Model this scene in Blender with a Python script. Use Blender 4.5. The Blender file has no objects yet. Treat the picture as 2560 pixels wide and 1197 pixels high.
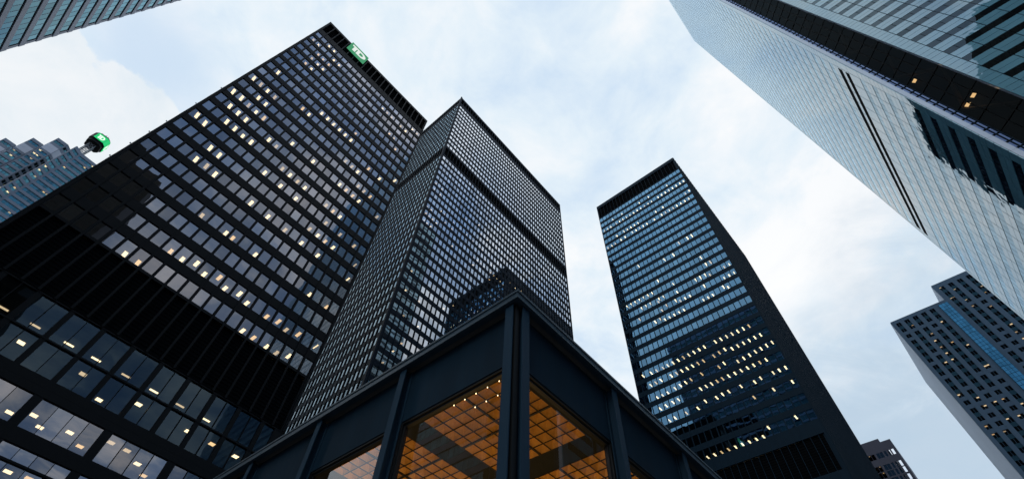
import bpy, math, random
from mathutils import Matrix, Vector

random.seed(7)
scn = bpy.context.scene
COL = scn.collection
EYE = 1.6                                   # eye height above the plaza

# ------------------------------------------------------------------ camera
cd = bpy.data.cameras.new("camera")
cam = bpy.data.objects.new("camera", cd)
COL.objects.link(cam)
cd.sensor_width = 36.0
cd.lens = 1221.266 / 2560 * 36
cd.shift_x = 0.01041
cd.shift_y = -0.01265
cd.clip_start, cd.clip_end = 0.1, 5000
R_ = Vector((0.65503, -0.75415, 0.04692))
D_ = Vector((0.64571, 0.52643, -0.55311))
F_ = Vector((0.39242, 0.39260, 0.83179))
m = Matrix.Identity(4)
for i in range(3):
    m[i][0], m[i][1], m[i][2] = R_[i], -D_[i], -F_[i]
m.translation = (0, 0, EYE)
cam.matrix_world = m
scn.camera = cam

# ------------------------------------------------------------------ world: dusk sky with broken overcast
SUN_EL, SUN_AZ = math.radians(24), math.radians(250)
w = bpy.data.worlds.new("World")
scn.world = w
w.use_nodes = True
nt = w.node_tree
nt.nodes.clear()


def N(t, typ, **kw):
    n = t.nodes.new(typ)
    for k, v in kw.items():
        setattr(n, k, v)
    return n


def math_node(t, op, a, b=None, c=None):
    n = N(t, "ShaderNodeMath", operation=op)
    for i, v in enumerate((a, b, c)):
        if v is None:
            continue
        if isinstance(v, (int, float)):
            n.inputs[i].default_value = v
        else:
            t.links.new(v, n.inputs[i])
    return n.outputs[0]


def ramp(t, fac, stops):
    n = N(t, "ShaderNodeValToRGB")
    while len(n.color_ramp.elements) < len(stops):
        n.color_ramp.elements.new(0.5)
    for e, (p, c) in zip(n.color_ramp.elements, stops):
        e.position = p
        e.color = (*c, 1) if len(c) == 3 else c
    t.links.new(fac, n.inputs[0])
    return n.outputs[0]


def mixc(t, fac, a, b):
    n = N(t, "ShaderNodeMix", data_type="RGBA")
    for sock, v in ((n.inputs[0], fac), (n.inputs[6], a), (n.inputs[7], b)):
        if isinstance(v, (int, float)):
            sock.default_value = v
        elif isinstance(v, tuple):
            sock.default_value = (*v, 1)
        else:
            t.links.new(v, sock)
    return n.outputs[2]


def noise(t, vec, scale, detail=6, rough=0.55, dist=0.0):
    n = N(t, "ShaderNodeTexNoise")
    n.inputs["Scale"].default_value = scale
    n.inputs["Detail"].default_value = detail
    n.inputs["Roughness"].default_value = rough
    n.inputs["Distortion"].default_value = dist
    t.links.new(vec, n.inputs["Vector"])
    return n.outputs["Fac"]


sky = N(nt, "ShaderNodeTexSky", sky_type="NISHITA", sun_disc=False)
sky.sun_elevation, sky.sun_rotation = SUN_EL, SUN_AZ
sky.air_density, sky.dust_density = 1.0, 1.5
tc = N(nt, "ShaderNodeTexCoord")
sep = N(nt, "ShaderNodeSeparateXYZ")
nt.links.new(tc.outputs["Generated"], sep.inputs[0])
zz = math_node(nt, "MAXIMUM", sep.outputs[2], 0.06)
px = math_node(nt, "DIVIDE", sep.outputs[0], zz)
py = math_node(nt, "DIVIDE", sep.outputs[1], zz)
comb = N(nt, "ShaderNodeCombineXYZ")
nt.links.new(px, comb.inputs[0])
nt.links.new(py, comb.inputs[1])
P = comb.outputs[0]
SKYV = dict(
    pale=(0.76, 0.86, 0.94), white=(0.93, 0.95, 0.97), grey=(0.47, 0.60, 0.73), blue=(0.60, 0.74, 0.90))
n1 = noise(nt, P, 1.6, 7, 0.6, 0.3)
n2 = noise(nt, P, 5.5, 6, 0.6, 0.4)
n3 = noise(nt, P, 2.6, 8, 0.62, 0.6)
cl = math_node(nt, "ADD", math_node(nt, "MULTIPLY", n1, 0.6), math_node(nt, "MULTIPLY", n2, 0.4))
base = ramp(nt, cl, [(0.36, SKYV["blue"]), (0.47, SKYV["pale"]), (0.58, SKYV["white"])])
# lower sky on the +x side is heavier and greyer
far = math_node(nt, "ADD", math_node(nt, "MULTIPLY", px, 1.0), math_node(nt, "MULTIPLY", py, -0.25))
farn = math_node(nt, "ADD", far, math_node(nt, "MULTIPLY_ADD", n3, 1.6, -0.8))
fm = N(nt, "ShaderNodeMapRange", interpolation_type="SMOOTHSTEP")
fm.inputs[1].default_value, fm.inputs[2].default_value = 0.9, 1.9
fm.inputs[4].default_value = 0.9
nt.links.new(farn, fm.inputs[0])
base = mixc(nt, fm.outputs[0], base, SKYV["grey"])


def puff(cx, cy, r, soft, nz, amp):
    dx = math_node(nt, "SUBTRACT", px, cx)
    dy = math_node(nt, "SUBTRACT", py, cy)
    d = math_node(nt, "SQRT", math_node(nt, "ADD", math_node(nt, "MULTIPLY", dx, dx), math_node(nt, "MULTIPLY", dy, dy)))
    d = math_node(nt, "ADD", d, math_node(nt, "MULTIPLY_ADD", nz, amp, -amp / 2))
    q = N(nt, "ShaderNodeMapRange", interpolation_type="SMOOTHSTEP")
    q.inputs[1].default_value, q.inputs[2].default_value = r - soft, r + soft
    q.inputs[3].default_value, q.inputs[4].default_value = 1, 0
    nt.links.new(d, q.inputs[0])
    return q.outputs[0]


n4 = noise(nt, P, 13, 6, 0.6)
# the cumulus bank with a crisp edge, and its shaded body
bank = math_node(nt, "MAXIMUM", puff(-0.55, 1.05, 0.262, 0.007, n4, 0.10), puff(-0.25, 0.98, 0.168, 0.008, n4, 0.10))
gap = puff(-0.31, 0.76, 0.13, 0.11, n4, 0.05)
base = mixc(nt, math_node(nt, "MULTIPLY", gap, 0.9), base, (0.60, 0.735, 0.89))
bankc = ramp(nt, n3, [(0.35, (0.74, 0.82, 0.88)), (0.6, (0.88, 0.905, 0.925))])
base = mixc(nt, math_node(nt, "MULTIPLY", bank, 0.9), base, bankc)
glow = puff(1.06, 0.03, 0.12, 0.24, n3, 0.3)
base = mixc(nt, math_node(nt, "MULTIPLY", glow, 0.85), base, (1.0, 1.0, 1.0))
# behind the viewer the overcast breaks up into grey cloud and open blue
back = N(nt, "ShaderNodeMapRange", interpolation_type="SMOOTHSTEP")
back.inputs[1].default_value, back.inputs[2].default_value = -0.27, -0.42
nt.links.new(sep.outputs[1], back.inputs[0])
n5 = noise(nt, P, 2.6, 7, 0.6, 0.5)
broken = ramp(nt, n5, [(0.38, (0.12, 0.25, 0.50)), (0.48, (0.28, 0.40, 0.60)), (0.54, (0.56, 0.64, 0.76)), (0.66, (1.0, 0.98, 0.98))])
base = mixc(nt, math_node(nt, "MULTIPLY", back.outputs[0], 0.85), base, broken)
skyb = N(nt, "ShaderNodeBackground")
skyb.inputs[1].default_value = 0.08
nt.links.new(sky.outputs[0], skyb.inputs[0])
clb = N(nt, "ShaderNodeBackground")
nt.links.new(base, clb.inputs[0])
clb.inputs[1].default_value = 1.09
mx = N(nt, "ShaderNodeMixShader")
mx.inputs[0].default_value = 0.93
nt.links.new(skyb.outputs[0], mx.inputs[1])
nt.links.new(clb.outputs[0], mx.inputs[2])
wo = N(nt, "ShaderNodeOutputWorld")
nt.links.new(mx.outputs[0], wo.inputs[0])

# ------------------------------------------------------------------ sun behind overcast
sl = bpy.data.lights.new("sun", "SUN")
sl.energy, sl.angle, sl.color = 0.5, math.radians(20), (1, 0.93, 0.86)
so = bpy.data.objects.new("sun", sl)
COL.objects.link(so)
sd = Vector((math.sin(SUN_AZ) * math.cos(SUN_EL), math.cos(SUN_AZ) * math.cos(SUN_EL), math.sin(SUN_EL)))
so.rotation_euler = sd.to_track_quat("Z", "Y").to_euler()
so.location = (0, 0, 400)

scn.view_settings.view_transform = "Standard"
scn.view_settings.look = "None"
scn.view_settings.gamma = 1
scn.view_settings.exposure = 0
scn.cycles.max_bounces = 8
scn.cycles.transparent_max_bounces = 12
scn.cycles.use_denoising = True
scn.cycles.sample_clamp_indirect = 4

# ------------------------------------------------------------------ materials
MATS = {}


def new_mat(name):
    mt = bpy.data.materials.new(name)
    mt.use_nodes = True
    mt.node_tree.nodes.clear()
    MATS[name] = mt
    return mt, mt.node_tree


def paint(name, col, rough=0.5, spec=0.5, var=0.15, scale=1.5, metal=0.0, streak=True, bump=0.0):
    mt, t = new_mat(name)
    g = N(t, "ShaderNodeNewGeometry")
    mp = N(t, "ShaderNodeMapping")
    mp.inputs["Scale"].default_value = (1, 1, 0.15 if streak else 1)
    t.links.new(g.outputs["Position"], mp.inputs[0])
    a = noise(t, mp.outputs[0], scale, 5, 0.6)
    b = noise(t, mp.outputs[0], scale * 9, 4, 0.6)
    f = math_node(t, "ADD", math_node(t, "MULTIPLY", a, 0.6), math_node(t, "MULTIPLY", b, 0.4))
    lo = tuple(c * (1 - var) for c in col)
    hi = tuple(c * (1 + var) for c in col)
    c = ramp(t, f, [(0.3, lo), (0.7, hi)])
    bs = N(t, "ShaderNodeBsdfPrincipled")
    t.links.new(c, bs.inputs["Base Color"])
    bs.inputs["Roughness"].default_value = rough
    bs.inputs["Specular IOR Level"].default_value = spec
    bs.inputs["Metallic"].default_value = metal
    rr = math_node(t, "MULTIPLY_ADD", b, 0.2, rough - 0.1)
    t.links.new(rr, bs.inputs["Roughness"])
    if bump:
        bp = N(t, "ShaderNodeBump")
        bp.inputs["Strength"].default_value = bump
        bp.inputs["Distance"].default_value = 0.02
        t.links.new(b, bp.inputs["Height"])
        t.links.new(bp.outputs[0], bs.inputs["Normal"])
    o = N(t, "ShaderNodeOutputMaterial")
    t.links.new(bs.outputs[0], o.inputs[0])
    return mt


def glass(name, tint, refl, ior=1.7, gain=1.0, rough=0.0, wave=0.0015, wscale=0.35, tone=0.3, add=0.0, pw=1.0):
    """Coated window glass: reflects by angle, lets a tinted part of what is behind through."""
    mt, t = new_mat(name)
    at = N(t, "ShaderNodeAttribute", attribute_name="tone")
    g = N(t, "ShaderNodeNewGeometry")
    nz = noise(t, g.outputs["Position"], wscale, 2, 0.5)
    bp = N(t, "ShaderNodeBump")
    bp.inputs["Strength"].default_value = 1.0
    bp.inputs["Distance"].default_value = wave * 10
    t.links.new(nz, bp.inputs["Height"])
    fr = N(t, "ShaderNodeFresnel")
    fr.inputs["IOR"].default_value = ior
    fac = math_node(t, "MULTIPLY_ADD", math_node(t, "POWER", fr.outputs[0], pw), gain, add)
    tn = math_node(t, "MULTIPLY_ADD", at.outputs["Fac"], tone, 1 - tone * 0.5)
    fac = math_node(t, "MINIMUM", math_node(t, "MULTIPLY", fac, tn), 0.97)
    tr = N(t, "ShaderNodeBsdfTransparent")
    tr.inputs[0].default_value = (*tint, 1)
    gl = N(t, "ShaderNodeBsdfGlossy")
    gl.inputs[0].default_value = (*refl, 1)
    gl.inputs["Roughness"].default_value = rough
    if wave:
        t.links.new(bp.outputs[0], gl.inputs["Normal"])
    mx = N(t, "ShaderNodeMixShader")
    t.links.new(fac, mx.inputs[0])
    t.links.new(tr.outputs[0], mx.inputs[1])
    t.links.new(gl.outputs[0], mx.inputs[2])
    o = N(t, "ShaderNodeOutputMaterial")
    t.links.new(mx.outputs[0], o.inputs[0])
    return mt


def coated(name, base_col, refl, f0, gain, ior=1.6, rough=0.03, wave=0.001, wscale=0.25, var=0.1):
    """Opaque glossy cladding: coloured body under a mirror-like coat that strengthens with angle."""
    mt, t = new_mat(name)
    g = N(t, "ShaderNodeNewGeometry")
    nz = noise(t, g.outputs["Position"], wscale, 2, 0.5)
    n2_ = noise(t, g.outputs["Position"], 0.15, 3, 0.5)
    bp = N(t, "ShaderNodeBump")
    bp.inputs["Strength"].default_value = 1.0
    bp.inputs["Distance"].default_value = wave * 10
    t.links.new(nz, bp.inputs["Height"])
    fr = N(t, "ShaderNodeFresnel")
    fr.inputs["IOR"].default_value = ior
    fac = math_node(t, "MINIMUM", math_node(t, "MULTIPLY_ADD", fr.outputs[0], gain, f0), 0.95)
    df = N(t, "ShaderNodeBsdfDiffuse")
    c = ramp(t, n2_, [(0.35, tuple(x * (1 - var) for x in base_col)), (0.65, tuple(x * (1 + var) for x in base_col))])
    t.links.new(c, df.inputs[0])
    gl = N(t, "ShaderNodeBsdfGlossy")
    gl.inputs[0].default_value = (*refl, 1)
    gl.inputs["Roughness"].default_value = rough
    if wave:
        t.links.new(bp.outputs[0], gl.inputs["Normal"])
    mx = N(t, "ShaderNodeMixShader")
    t.links.new(fac, mx.inputs[0])
    t.links.new(df.outputs[0], mx.inputs[1])
    t.links.new(gl.outputs[0], mx.inputs[2])
    o = N(t, "ShaderNodeOutputMaterial")
    t.links.new(mx.outputs[0], o.inputs[0])
    return mt


def lamp_mat(name, col, strength, sampled=False):
    mt, t = new_mat(name)
    e = N(t, "ShaderNodeEmission")
    e.inputs[0].default_value = (*col, 1)
    e.inputs[1].default_value = strength
    o = N(t, "ShaderNodeOutputMaterial")
    t.links.new(e.outputs[0], o.inputs[0])
    if not sampled:
        mt.cycles.emission_sampling = "NONE"
    return mt


black = paint("black_painted_steel", (0.0035, 0.0055, 0.0075), 0.5, 0.10)
blacksoft = paint("black_louvre", (0.0022, 0.0035, 0.005), 0.9, 0.05)
ribsteel = paint("sky_tinted_steel", (0.005, 0.014, 0.026), 0.6, 0.10)  # black steel with the sky's blue sheen put into its base colour
bluesteel = paint("haze_tinted_steel", (0.0032, 0.017, 0.034), 0.65, 0.10)  # black steel; haze and sky sheen are tinted into the base as blue
pavsteel = paint("slate_painted_steel", (0.0050, 0.0165, 0.030), 0.6, 0.08, 0.35, 0.8, bump=0.05)
pavcol = paint("slate_column_steel", (0.010, 0.030, 0.054), 0.55, 0.12, 0.15, 0.8, bump=0.04)
pavedge = paint("sky_lit_edge_steel", (0.020, 0.042, 0.064), 0.36, 0.55, 0.3, 1.2, streak=False, bump=0.05)  # lighter and glossier; sky glint on the roof edge partly put into colour
pavdark = paint("dark_window_steel", (0.004, 0.006, 0.008), 0.5, 0.3)
inner = paint("office_ceiling_board", (0.20, 0.19, 0.18), 0.9, 0.1, streak=False)
innerdark = paint("office_core", (0.03, 0.03, 0.032), 0.9, 0.1, streak=False)
roofm = paint("roof_gravel", (0.10, 0.10, 0.10), 0.9, 0.1, streak=False)
g_office = glass("grey_office_glass", (0.22, 0.23, 0.24), (0.93, 0.93, 1.0), 1.75, 2.8, wave=0.0007, wscale=0.3, tone=0.5)
g_tall = glass("dark_lobby_glass", (0.22, 0.24, 0.26), (0.55, 0.80, 1.0), 1.6, 1.0, wave=0.0007, wscale=0.3, tone=0.2)
g_rib = glass("silver_office_glass", (0.20, 0.21, 0.23), (0.90, 0.95, 1.0), 1.9, 4.2, wave=0.0007, wscale=0.3, tone=0.45)
g_slim = glass("blue_office_glass", (0.20, 0.23, 0.26), (0.30, 0.64, 1.0), 1.9, 3.0, wave=0.0007, wscale=0.3, tone=0.3)
g_ribside = glass("silver_side_glass", (0.20, 0.21, 0.23), (0.66, 0.86, 1.0), 1.7, 1.65, wave=0.0005, wscale=0.3, tone=0.5)
g_pav = glass("clear_lobby_glass", (0.80, 0.80, 0.78), (0.9, 0.95, 1.0), 1.5, 1.6, wave=0.0, tone=0.0)
lamp_w = lamp_mat("warm_ceiling_lamp", (1.0, 0.74, 0.40), 8.0)
lamp_m = lamp_mat("amber_ceiling_lamp", (1.0, 0.62, 0.27), 5.0)
lamp_s = lamp_mat("bright_ceiling_lamp", (1.0, 0.72, 0.36), 12.0)
lamp_d = lamp_mat("dim_ceiling_lamp", (1.0, 0.70, 0.38), 3.2)


# ------------------------------------------------------------------ mesh helpers
class MB:
    def __init__(self):
        self.v, self.f, self.tone, self.mi = [], [], [], []

    def quad(self, a, b, c, d, tone=0.5, mi=0):
        i = len(self.v)
        self.v += [a, b, c, d]
        self.f.append((i, i + 1, i + 2, i + 3))
        self.tone.append(tone)
        self.mi.append(mi)

    def poly(self, pts, mi=0):
        i = len(self.v)
        self.v += list(pts)
        self.f.append(tuple(range(i, i + len(pts))))
        self.tone.append(0.5)
        self.mi.append(mi)

    def hexa(self, p, mi=0):
        i = len(self.v)
        self.v += p
        for q in ((0, 3, 2, 1), (4, 5, 6, 7), (0, 1, 5, 4), (1, 2, 6, 5), (2, 3, 7, 6), (3, 0, 4, 7)):
            self.f.append(tuple(i + k for k in q))
            self.tone.append(0.5)
            self.mi.append(mi)

    def box(self, x0, x1, y0, y1, z0, z1, mi=0):
        self.hexa([(x0, y0, z0), (x1, y0, z0), (x1, y1, z0), (x0, y1, z0), (x0, y0, z1), (x1, y0, z1), (x1, y1, z1), (x0, y1, z1)], mi)

    def prism(self, pts, z0, z1, mi=0):
        n = len(pts)
        i = len(self.v)
        self.v += [(x, y, z0) for x, y in pts] + [(x, y, z1) for x, y in pts]
        self.f.append(tuple(i + k for k in range(n - 1, -1, -1)))
        self.f.append(tuple(i + n + k for k in range(n)))
        self.tone += [0.5, 0.5]
        self.mi += [mi, mi]
        for k in range(n):
            j = (k + 1) % n
            self.f.append((i + k, i + j, i + n + j, i + n + k))
            self.tone.append(0.5)
            self.mi.append(mi)

    def tube(self, a, b, r, n=6, mi=0):
        a, b = Vector(a), Vector(b)
        q = (b - a).to_track_quat("Z", "Y")
        i = len(self.v)
        for c in (a, b):
            for k in range(n):
                o = q @ Vector((r * math.cos(2 * math.pi * k / n), r * math.sin(2 * math.pi * k / n), 0))
                self.v.append(tuple(c + o))
        for k in range(n):
            j = (k + 1) % n
            self.f.append((i + k, i + j, i + n + j, i + n + k))
            self.tone.append(0.5)
            self.mi.append(mi)
        self.f.append(tuple(i + k for k in range(n - 1, -1, -1)))
        self.f.append(tuple(i + n + k for k in range(n)))
        self.tone += [0.5, 0.5]
        self.mi += [mi, mi]

    def build(self, name, mats, parent=None, kind=None):
        if not self.f:
            return None
        me = bpy.data.meshes.new(name)
        off = Vector((0, 0, 0))
        if parent is not None:
            p = parent
            while p is not None:
                off += Vector(p.location)
                p = p.parent
        me.from_pydata([(x - off.x, y - off.y, z - off.z) for x, y, z in self.v], [], self.f)
        for mt in (mats if isinstance(mats, (list, tuple)) else [mats]):
            me.materials.append(mt)
        me.polygons.foreach_set("material_index", self.mi)
        at = me.attributes.new("tone", "FLOAT", "FACE")
        at.data.foreach_set("value", self.tone)
        me.update()
        o = bpy.data.objects.new(name, me)
        COL.objects.link(o)
        if parent is not None:
            o.parent = parent
        if kind:
            o["kind"] = kind
        return o


def thing(name, label, cat, loc, group=None):
    o = bpy.data.objects.new(name, None)
    COL.objects.link(o)
    o.location = loc
    o["label"] = label
    o["category"] = cat
    if group:
        o["group"] = group
    return o


# what the camera can see, used only to choose which repeats become parts of their own
SOLIDS = []                                  # (owner, x0,x1,y0,y1,z0,z1)
FPX = 1221.266


def screen(p):
    q = Vector((p[0], p[1], p[2] - EYE))
    zc = q.dot(F_)
    if zc < 0.1:
        return None
    return q.dot(R_) / zc * FPX + 1253.36, q.dot(D_) / zc * FPX + 566.12


def blocked(p, owner):
    for s in SOLIDS:
        if s[0] == owner:
            continue
        t0, t1 = 0.0, 0.995
        ok = True
        for k, (lo, hi) in enumerate(((s[1], s[2]), (s[3], s[4]), (s[5], s[6]))):
            o = (0, 0, EYE)[k]
            d = p[k] - o
            if abs(d) < 1e-9:
                if o < lo or o > hi:
                    ok = False
                    break
                continue
            a, b = (lo - o) / d, (hi - o) / d
            if a > b:
                a, b = b, a
            t0, t1 = max(t0, a), min(t1, b)
            if t0 > t1:
                ok = False
                break
        if ok:
            return True
    return False


def seen_area(pts, owner):
    sc = [screen(p) for p in pts]
    if any(s is None for s in sc):
        return 0.0
    cx = sum(s[0] for s in sc) / len(sc)
    cy = sum(s[1] for s in sc) / len(sc)
    if not (0 <= cx <= 2560 and 0 <= cy <= 1197):
        return 0.0
    c = [sum(p[k] for p in pts) / len(pts) for k in range(3)]
    if blocked(c, owner):
        return 0.0
    a = 0.0
    for i in range(len(sc)):
        x0, y0 = sc[i]
        x1, y1 = sc[(i + 1) % len(sc)]
        a += x0 * y1 - x1 * y0
    return abs(a) / 2


def build_repeats(items, name, mat, parent, owner, limit=100):
    """items: (quad points, tone, material index). The largest in view are parts; the others one part."""
    ranked = sorted(((seen_area(it[0], owner), i) for i, it in enumerate(items)), reverse=True)
    single = {i for a, i in ranked[:limit] if a > 0} if len(items) > limit else set(range(len(items)))
    rest = MB()
    for i, it in enumerate(items):
        if i in single:
            b = MB()
            it_quad(b, it)
            b.build(name, mat, parent)
        else:
            it_quad(rest, it)
    if rest.f:
        rest.build(name, mat, parent, "stuff")


def it_quad(b, it):
    if len(it[0]) == 4:
        b.quad(*it[0], tone=it[1], mi=it[2])
    else:
        b.hexa(it[0], it[2])


class Face:
    """One facade: s runs along it, z up, d outward."""

    def __init__(self, ox, oy, ux, uy, nx, ny):
        self.o, self.u, self.n = (ox, oy), (ux, uy), (nx, ny)

    def p(self, s, z, d):
        return (self.o[0] + self.u[0] * s + self.n[0] * d, self.o[1] + self.u[1] * s + self.n[1] * d, z)

    def box(self, mb, s0, s1, z0, z1, d0, d1, mi=0):
        # ordered so that faces look outward whichever way the axes turn
        c = [self.p(s0, z0, d1), self.p(s1, z0, d1), self.p(s1, z0, d0), self.p(s0, z0, d0),
             self.p(s0, z1, d1), self.p(s1, z1, d1), self.p(s1, z1, d0), self.p(s0, z1, d0)]
        if self.u[0] * self.n[1] - self.u[1] * self.n[0] > 0:
            c = [c[1], c[0], c[3], c[2], c[5], c[4], c[7], c[6]]
        mb.hexa(c, mi)

    def pane(self, s0, s1, z0, z1, d, tilt=0.0015):
        a, b = random.gauss(0, tilt), random.gauss(0, tilt)
        sc, zc = (s0 + s1) / 2, (z0 + z1) / 2
        g = lambda s, z: self.p(s, z, d + a * (s - sc) + b * (z - zc))
        q = [g(s0, z0), g(s1, z0), g(s1, z1), g(s0, z1)]
        if self.u[0] * self.n[1] - self.u[1] * self.n[0] > 0:
            q = [q[1], q[0], q[3], q[2]]
        return q


def spans_even(s0, mod, n, wdt):
    return [(s0 + mod * i - wdt / 2, s0 + mod * i + wdt / 2) for i in range(n)]


def zone(face, wall, panes, ceil, s_lo, s_hi, z_lo, z_hi, rows, spans, rec=0.14, depth=0.3, jd=-0.04, cd_=6.0, toner=None):
    """Spandrels, jambs, panes and ceilings for rows that share their window spans."""
    edges = [z_lo] + [v for r in sorted(rows) for v in r] + [z_hi]
    for i in range(0, len(edges), 2):
        if edges[i + 1] - edges[i] > 0.01:
            face.box(wall, s_lo, s_hi, edges[i], edges[i + 1], -depth, 0)
    js = [s_lo] + [v for sp in spans for v in sp] + [s_hi]
    zl, zh = min(r[0] for r in rows), max(r[1] for r in rows)
    for i in range(0, len(js), 2):
        if js[i + 1] - js[i] > 0.01:
            face.box(wall, js[i], js[i + 1], zl, zh, -depth + 0.003, jd)
    for (zb, zt) in rows:
        for (a, b) in spans:
            panes.append((face.pane(a - 0.02, b + 0.02, zb - 0.02, zt + 0.02, -rec), random.random() if toner is None else toner(), 0))
        q = [face.p(s_lo + .3, zt + 0.03, -depth - .01), face.p(s_hi - .3, zt + 0.03, -depth - .01), face.p(s_hi - .3, zt + 0.03, -cd_), face.p(s_lo + .3, zt + 0.03, -cd_)]
        ceil.quad(*q)


def lamps_on(face, rows, lits, wd, ln, s_of=lambda s: s, kinds=None, zoff=0.0):
    out = []
    for (k, s, dep) in lits:
        zb, zt = rows[k]
        hw, hl = (wd, ln) if kinds is None else kinds(k)
        dep = max(dep, hl / 2 + 0.32)
        z = zt - 0.012 + zoff
        s = s_of(s)
        c = [face.p(s - hw / 2, z, -dep - hl / 2), face.p(s + hw / 2, z, -dep - hl / 2), face.p(s + hw / 2, z, -dep + hl / 2), face.p(s - hw / 2, z, -dep + hl / 2)]
        c2 = [(x, y, zz_ + 0.03) for x, y, zz_ in c]
        r_ = random.random()
        out.append((c + c2, 0.5, 0 if r_ < 0.55 else (1 if r_ < 0.8 else 2)))
    return out


LIT_BROAD=[(0,-9.01,0.91),(0,-7.47,0.89),(0,18.74,0.91),(0,20.31,0.91),(1,-12.03,0.8),(1,-10.57,0.93),(1,-5.98,0.94),(1,-4.43,0.93),(1,9.47,0.94),(1,10.97,0.94),(1,12.5,0.94),(1,15.62,0.94),(1,17.32,0.94),(2,-8.92,0.94),(2,-7.57,0.96),(2,-5.93,0.97),(3,-9.07,0.92),(3,-7.41,1),(3,-5.98,0.96),(3,14.15,1),(3,15.64,1),(4,-9.02,0.99),(4,-7.48,0.99),(4,17.24,1.04),(6,7.93,1.12),(7,-10.56,0.98),(7,0.24,1.16),(7,1.77,1.16),(7,3.33,1.16),(7,4.89,1.16),(7,6.4,1.16),(7,7.96,1.16),(7,20.46,1.16),(8,-2.83,1.14),(8,-1.28,1.21),(8,14.21,1.21),(8,17.27,1.21),(9,-12.05,1.03),(9,-10.54,1.05),(9,-9.04,1.16),(9,-7.45,1.16),(9,9.53,1.26),(9,11.12,1.26),(9,12.67,1.26),(10,-8.99,1.18),(10,-7.47,1.17),(10,14.23,1.32),(10,15.76,1.32),(10,17.37,1.32),(11,-12.07,1.06),(11,-10.51,0.96),(11,-9,1.2),(11,-7.44,1.38),(11,-5.9,1.13),(11,0.25,1.38),(11,4.89,1.34),(11,11.14,1.38),(11,12.68,1.38),(11,14.3,1.38),(11,15.83,1.38),(11,20.48,1.38),(12,-10.52,1.19),(12,-8.97,1.21),(12,-7.45,1.23),(12,-2.81,1.32),(12,-1.26,1.45),(13,-8.93,1.22),(13,-7.42,1.26),(13,-5.87,1.53),(13,-4.35,1.29),(13,1.88,1.46),(13,3.45,1.46),(13,5.03,1.52),(13,6.6,1.53),(13,11.2,1.53),(13,12.76,1.53),(13,14.32,1.53),(14,-12.02,1.05),(14,-10.56,1.28),(14,0.34,1.5),(14,3.44,1.57),(14,6.53,1.61),(14,12.83,1.61),(14,15.94,1.61),(14,19.08,1.61),(15,-7.39,1.27),(15,-5.86,1.32),(15,11.15,1.71),(15,12.81,1.71),(15,14.36,1.71),(15,16,1.7),(15,20.9,1.71),(16,-7.38,1.39),(16,-5.81,1.22),(16,-4.29,1.44),(16,1.91,1.57),(16,4.99,1.7),(16,8.15,1.73),(16,11.32,1.77),(16,14.51,1.74),(16,20.9,1.81),(18,-1.56,2.07),(18,2.16,2.07),(18,3.24,2.07),(18,6.96,2.07),(18,16.56,2.07),(18,19.76,2.07),(20,-1.08,2.41),(20,0.48,2.41),(20,2.03,1.51),(20,3.56,2.41),(20,5.13,1.28),(20,6.58,2.41),(20,8.35,1.65),(20,9.88,2.41),(20,13,2.41),(20,14.57,1.84),(20,16.17,2.41),(20,17.79,1.68),(20,20.95,1.74),(21,-4.28,2.62),(21,-2.67,2.62),(21,11.44,2.62),(21,13.07,2.62),(21,15.11,2.62),(21,16.63,2.62),(21,18.05,1.74),(22,-7.96,5.23),(22,-4.92,5.23),(22,-1.59,5.23),(22,1.24,5.23),(22,4.51,5.23),(22,7.7,5.23),(22,10.84,5.23),(22,14.09,5.23),(23,-4.4,2.39),(23,1.23,2.17),(23,4,4.89),(23,6.92,2.26),(23,12.48,2.38),(23,15.3,2.38),(23,18.2,2.37),(24,-0.96,4.89),(24,0.65,3.48),(24,1.71,4.97),(24,3.85,3.47),(24,5.41,5),(24,7.02,1.85),(24,8.59,1.87),(24,10.31,3.27),(24,11.69,4.84),(26,2.13,1.74),(26,3.65,1.38)]
LIT_RIBBED=[(17,41.03,1.07),(17,43.86,1.07),(17,62.63,1.07),(17,86.69,1.07),(17,89.82,1.07),(17,92.94,1.07),(18,41.13,1.1),(18,43.88,1.1),(18,56.39,1.1),(18,64.26,1.1),(18,67.63,1.1),(18,72.32,1.1),(18,75.62,1.1),(18,82.03,1.1),(18,85.16,1.1),(19,42.33,1.13),(20,46.09,1.16),(20,47.66,1.16),(20,51.75,1.16),(20,54.88,1.16),(20,58.01,1.16),(20,61.14,1.16),(20,64.44,1.16),(20,65.92,1.16),(21,40.88,1.19),(21,42.37,1.19),(21,48.63,1.18),(21,51.77,1.19),(21,67.83,1.19),(21,70.8,1.19),(21,80.57,1.19),(21,83.49,1.19),(21,85.93,0.42),(22,41.03,1.23),(22,42.39,1.23),(22,43.96,1.23),(22,45.63,1.23),(22,62.76,1.23),(22,64.34,1.23),(22,66.04,1.23),(22,67.73,1.23),(22,70.91,1.23),(22,72.54,1.23),(22,74.13,1.23),(22,75.79,1.23),(22,77.4,1.23),(23,41.28,1.2),(23,42.48,1.27),(23,43.98,1.27),(23,53.39,1.27),(23,62.95,1.27),(23,70.74,1.27),(29,42.58,1.56),(29,58.32,1.56),(30,55.27,1.47),(31,42.66,1.69),(31,47.39,1.69),(33,44.33,1.84),(33,49.03,1.78),(35,46.02,2.03),(36,44.24,1.7),(37,43.01,2.24)]
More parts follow.
